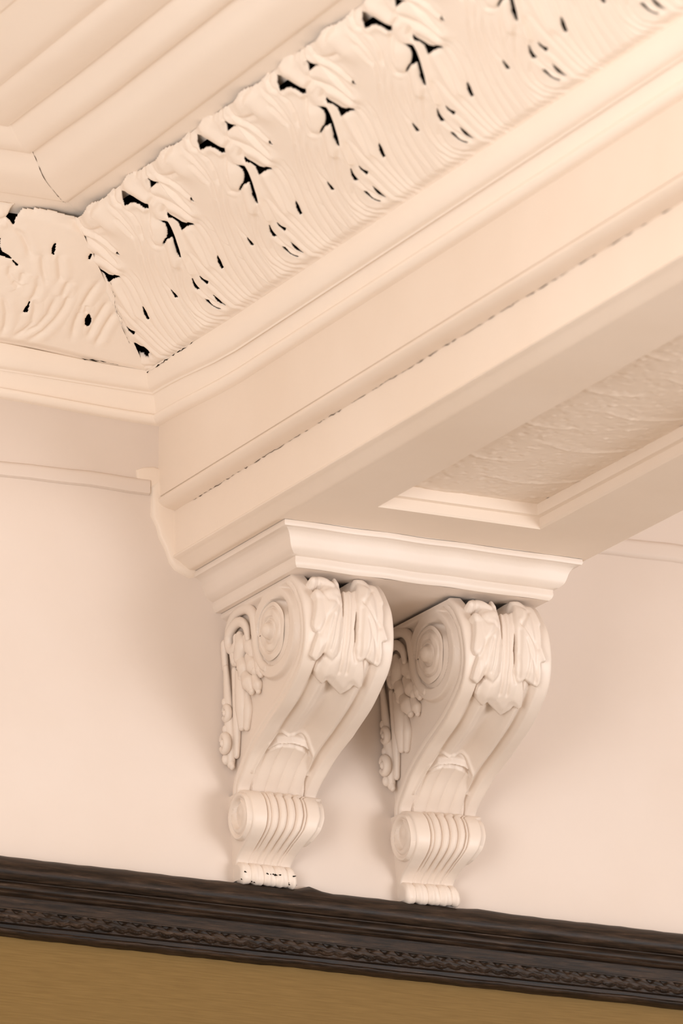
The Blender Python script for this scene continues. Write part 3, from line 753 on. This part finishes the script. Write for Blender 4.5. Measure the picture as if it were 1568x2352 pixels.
VC = (-.232, 4.757)
BPROF = catmull(BODY, 12)
def body_side(Y, Z, yF):
    d, p = dist_poly(Y, Z, BPROF)
    rec = -.013 * smoother(.020, .027, d) - .0025 * gauss(d - .0105, .0022)
    r = np.hypot((Y - VC[0]) / 1.12, (Z - VC[1]) / .98)
    ring = smoother(.096, .088, r) * smoother(.060, .068, r)
    rec = np.maximum(rec, -.013 + .012 * ring)                # spiral band round the volute eye
    eye = smoother(.068, .062, r)
    dish = -.012 + .012 * np.sqrt(np.clip(1 - (r / .066) ** 2, 0, 1))
    rec = rec * (1 - eye) + eye * dish
    ang = np.arctan2(Z - VC[1], -(Y - VC[0]))
    rec = rec - .022 * gauss(r - .060, .010) * gauss(ang - .85, .42)      # deep dark pocket
    back = smoother(-.165, -.12, Y)
    top = smoother(4.832, 4.842, Z)
    return rec * (1 - top)

body = solid_piece('scroll_body', BODY, 300, 130, body_h, body_side, PLB, br, nside=110)

# volute rosette
def rosette(name, sgn):
    n1_, n2_ = 60, 90
    rr, th = np.meshgrid(np.linspace(0, .058, n1_), np.linspace(0, 2 * math.pi, n2_), indexing='ij')
    spiral = (rr + .010 * (th / (2 * math.pi)) ) / .020
    h = .008 * np.sqrt(np.clip(1 - (rr / .059) ** 2, 0, 1)) - .0055 * gauss((spiral % 1) - .5, .13) * smoother(.017, .021, rr) * smoother(.057, .05, rr)
    h = h + .0012 * np.sin(th * 5 + rr * 60) * smoother(.02, .03, rr)
    boss = np.sqrt(np.clip(1 - (rr / .0165) ** 2, 0, 1)) * .013
    h = h - .004 * gauss(rr - .0185, .0022) + boss
    y = VC[0] + .008 + rr * np.cos(th) * 1.05; z = VC[1] + .004 + rr * np.sin(th)
    xw = XL(z) if sgn < 0 else XR(z)
    x = xw + sgn * (h - .004)
    V = np.stack([x, y, z], -1).reshape(-1, 3) - O3
    o = mesh_obj(name, V, grid_faces(n1_, n2_), PLB, br, angle=70)
    bmx = bmesh.new(); bmx.from_mesh(o.data); bmesh.ops.remove_doubles(bmx, verts=bmx.verts, dist=.00005)
    bmesh.ops.recalc_face_normals(bmx, faces=bmx.faces); bmx.to_mesh(o.data); bmx.free(); return o
rosette('rosette', -1); rosette('rosette', 1)

# leaf scroll carved on the cheek, next to the wall
def side_leaf(name, sgn):
    bm = bmesh.new()
    def pt(y, z, off=0.0):
        x = float(XL(z)) - off if sgn < 0 else float(XR(z)) + off
        return (x - O3[0], y, z - O3[2])
    def tb(L, r, off=-.006, flat=(.75, 1, 1), n=6):
        tube(bm, [pt(y, z, off) for y, z in L], r, flat=flat, n=n)
    tb([(-.012, 4.795), (-.022, 4.815), (-.045, 4.832), (-.078, 4.838), (-.112, 4.834), (-.138, 4.815), (-.145, 4.785), (-.150, 4.745), (-.165, 4.712), (-.188, 4.694)], [.008, .011, .012, .012, .010])
    tb([(-.118, 4.772), (-.112, 4.796), (-.088, 4.812), (-.058, 4.812), (-.034, 4.798), (-.030, 4.777), (-.046, 4.764), (-.064, 4.772), (-.064, 4.786)], [.007, .010, .012, .012, .010, .008], off=-.001)
    tb([(-.075, 4.785), (-.083, 4.765), (-.072, 4.745)], [.012, .020, .017], off=-.004)
    tb([(-.098, 4.775), (-.112, 4.758), (-.122, 4.742)], [.012, .017, .013], off=-.008)
    tb([(-.045, 4.757), (-.050, 4.742), (-.055, 4.738)], [.012, .013, .009], off=-.004)
    tb([(-.075, 4.738), (-.086, 4.718), (-.078, 4.703)], [.013, .019, .012], off=-.004)
    tb([(-.110, 4.735), (-.125, 4.715), (-.135, 4.703)], [.012, .018, .012], off=-.006)
    tb([(-.150, 4.712), (-.155, 4.700), (-.160, 4.690)], [.010, .012, .008], off=-.006)
    tb([(-.090, 4.705), (-.108, 4.684), (-.118, 4.665)], [.012, .020, .009], off=-.004)
    tb([(-.130, 4.690), (-.140, 4.672), (-.142, 4.660)], [.010, .014, .007], off=-.007)
    tb([(-.060, 4.715), (-.070, 4.680), (-.068, 4.640), (-.063, 4.606)], [.010, .018, .018, .010], off=-.005)
    tb([(-.085, 4.665), (-.088, 4.635), (-.078, 4.602)], [.008, .013, .009], off=-.009)
    tb([(-.040, 4.725), (-.042, 4.670), (-.038, 4.610), (-.030, 4.555)], [.008, .011, .011, .008], off=-.006)
    tb([(-.009, 4.785), (-.009, 4.765), (-.009, 4.735)], [.009, .009, .008], off=.000)
    tb([(-.014, 4.735), (-.016, 4.690), (-.018, 4.640), (-.018, 4.590), (-.016, 4.545), (-.022, 4.532)], [.007, .010, .013, .014, .012, .007], off=.001)
    for y, z, R_, rt, off in ((-.020, 4.640, .013, .0075, .008), (-.020, 4.578, .0155, .0085, .015)):      # two small curled buds
        ring = [(y + R_ * math.cos(q) * .9, z + R_ * math.sin(q)) for q in np.linspace(.6, 5.6, 9)]
        tb(ring, [rt * .7, rt, rt, rt * .8], off=off, n=4, flat=(1, .9, 1))
        c = pt(y, z, off + .002); ball(bm, Vector(c), R_ * .55, 12, (.9, .8, 1))
    for y, z, r, off in ((-.014, 4.548, .012, .009), (-.016, 4.608, .010, .008), (-.014, 4.664, .010, .006)):
        c = pt(y, z, off); ball(bm, Vector(c), r, 12, (.8, .72, 1))
    for v in bm.verts:
        if v.co.y > -.0006: v.co.y = -.0006
    return bm_obj(name, bm, PLB, br, angle=75)
side_leaf('side_leaf_scroll', -1); side_leaf('side_leaf_scroll', 1)

# acanthus leaf draped over the front
def leaf_front():
    P = resample(catmull(BODY, 12), 300)[:168]
    w = np.linspace(.03, .97, 190)
    arc, nr = curve_frame(P)
    Wg, Ag = np.meshgrid(w, arc); a = (Wg - .5) * Wm
    base = body_h(Wg, Ag)
    h = np.full(a.shape, -1.0)
    for q_, T in zip(DATA['LEAFPOLY'], (.0095, .0135, .0135)):
        ins = inside(a, Ag, q_); d, p = dist_poly(a, Ag, q_ + [q_[0]])
        sd = np.where(ins, d, -d) + .0012
        k = np.clip(sd / .0065, 0, 1)
        h = np.maximum(h, np.where(sd > 0, T * (.45 + .55 * np.sqrt(1 - (1 - k) ** 2)) + .0035 * smoother(.004, .022, sd), -.01))
    for pts, wd_, hs in DATA['LEAF']:
        d, p = dist_poly(a, Ag, pts)
        ww = np.interp(p, np.linspace(0, 1, len(wd_)), wd_)
        q = 1 - (d / ww) ** 2
        lob = np.where(q > 0, .0075 + .0085 * hs * np.sqrt(np.clip(q, 0, 1)), -.01)
        h = np.maximum(h, lob)
    on = h > 0
    for v in DATA['VEINS']:
        d, p = dist_poly(a, Ag, v); h = h - .0034 * gauss(d, .0034) * on
    # upper part heaps up towards the cap
    h = h + .005 * smoother(.14, .04, Ag) * on
    h = np.where(on, np.maximum(h, .0015), -.006)
    # relax so the lobe walls stay clean but not stair-stepped
    for _ in range(2):
        g = h.copy()
        g[1:-1, 1:-1] = (h[1:-1, 1:-1] * 4 + h[:-2, 1:-1] + h[2:, 1:-1] + h[1:-1, :-2] + h[1:-1, 2:]) / 8
        h = g
    hh_ = np.maximum(base, -.010) * .3 + h
    xl, xr = XL(P[:, 1])[:, None], XR(P[:, 1])[:, None]
    X = xl + (xr - xl) * Wg
    V = np.stack([X, P[:, :1] + nr[:, :1] * hh_, np.minimum(P[:, 1:] + nr[:, 1:] * hh_, 4.8485)], -1).reshape(-1, 3) - O3
    keep = h > -.004
    ok = keep[:-1, :-1] | keep[1:, :-1] | keep[:-1, 1:] | keep[1:, 1:]
    F = grid_faces(len(P), len(w), mask=ok)
    used = np.unique(np.array(F).ravel()); mp_ = -np.ones(len(V), int); mp_[used] = np.arange(len(used))
    return mesh_obj('acanthus_leaf', V[used], mp_[np.array(F)], PLB, br, angle=80)
leaf_front()

# ribbed lower scroll and scalloped foot
def scr_h(w, b_):
    e = np.minimum(w, 1 - w)
    h = -.004 * np.exp(-e / .012)
    for c, dp, sg in ((.235, .0045, .012), (.285, .003, .010), (.40, .0042, .014), (.52, .0042, .014), (.645, .0042, .014), (.755, .0045, .010), (.80, .0035, .009)):
        h = h - dp * gauss(w - c, sg) * smoother(.225, .17, b_) - .32 * dp * gauss(w - c, sg * 1.2)
    for c in (.34, .46, .58, .70):
        h = h + .0022 * gauss(w - c, .03)
    return h
def scr_side(Y, Z, yF):
    r = np.hypot(Y + .055, (Z - 4.424))
    disc = smoother(.0485, .0455, r)
    h = .010 * disc - .005 * gauss(r - .0365, .0032) * disc - .011 * smoother(.0265, .0225, np.hypot(Y + .050, (Z - 4.430) / 1.2)) + .004 * gauss(np.hypot(Y + .046, Z - 4.436), .010)
    return h
sc_o = solid_piece('lower_scroll', SCR, 150, 150, scr_h, scr_side, PLB, br, nside=50)
def foot_h(w, b_):
    h = .0045 * np.sqrt(np.abs(np.sin(math.pi * 4.5 * w + .35))) - .004 * np.exp(-np.minimum(w, 1 - w) / .02)
    h = h + .0010 * np.sin(w * 23 + b_ * 90) * smoother(.015, .04, b_) + .0006 * np.sin(w * 57 - b_ * 40)
    return h
def foot_side(Y, Z, yF): return 0 * Y
solid_piece('foot', FOOT, 44, 120, foot_h, foot_side, PLB, br, nside=10)
# chipped paint on the foot
bm = bmesh.new()
ch = random.Random(5)
for k in range(30):
    w_ = ch.choice([ch.uniform(.02, .22), ch.uniform(.25, .7), ch.uniform(.72, .98)]); zz_ = ch.uniform(4.300, 4.309) if k % 4 else 4.318
    x = float(XL(zz_) + (XR(zz_) - XL(zz_)) * w_) - O3[0]
    y = -.0415 if zz_ > 4.31 else -.0375 + (4.309 - zz_) * .6
    tube(bm, [(x, y, zz_ - O3[2]), (x + ch.uniform(-.003, .004), y, zz_ - O3[2] + ch.uniform(-.001, .001)), (x + ch.uniform(.002, .007), y, zz_ - O3[2] + ch.uniform(-.002, .002))], [.0009, ch.uniform(.0013, .0028), .0008], seg=6, n=3, flat=(1, .6, 1))
chips = bm_obj('chipped_paint', bm, DARK, br)
chips['label'] = 'dark chips where the paint has flaked'

# the second bracket: same casting, hung a touch out of plumb
b2 = br.copy(); COL.objects.link(b2)
for ch_ in list(br.children):
    if ch_.name.startswith('chipped_paint'): continue
    c = ch_.copy(); COL.objects.link(c); c.parent = b2
b2['label'] = 'right cream scroll bracket, the one without dark paint chips on its foot'
b2.location = (O3[0] + .3635, 0, O3[2] - .0025)
b2.rotation_euler = (0, math.radians(-2.0), 0)
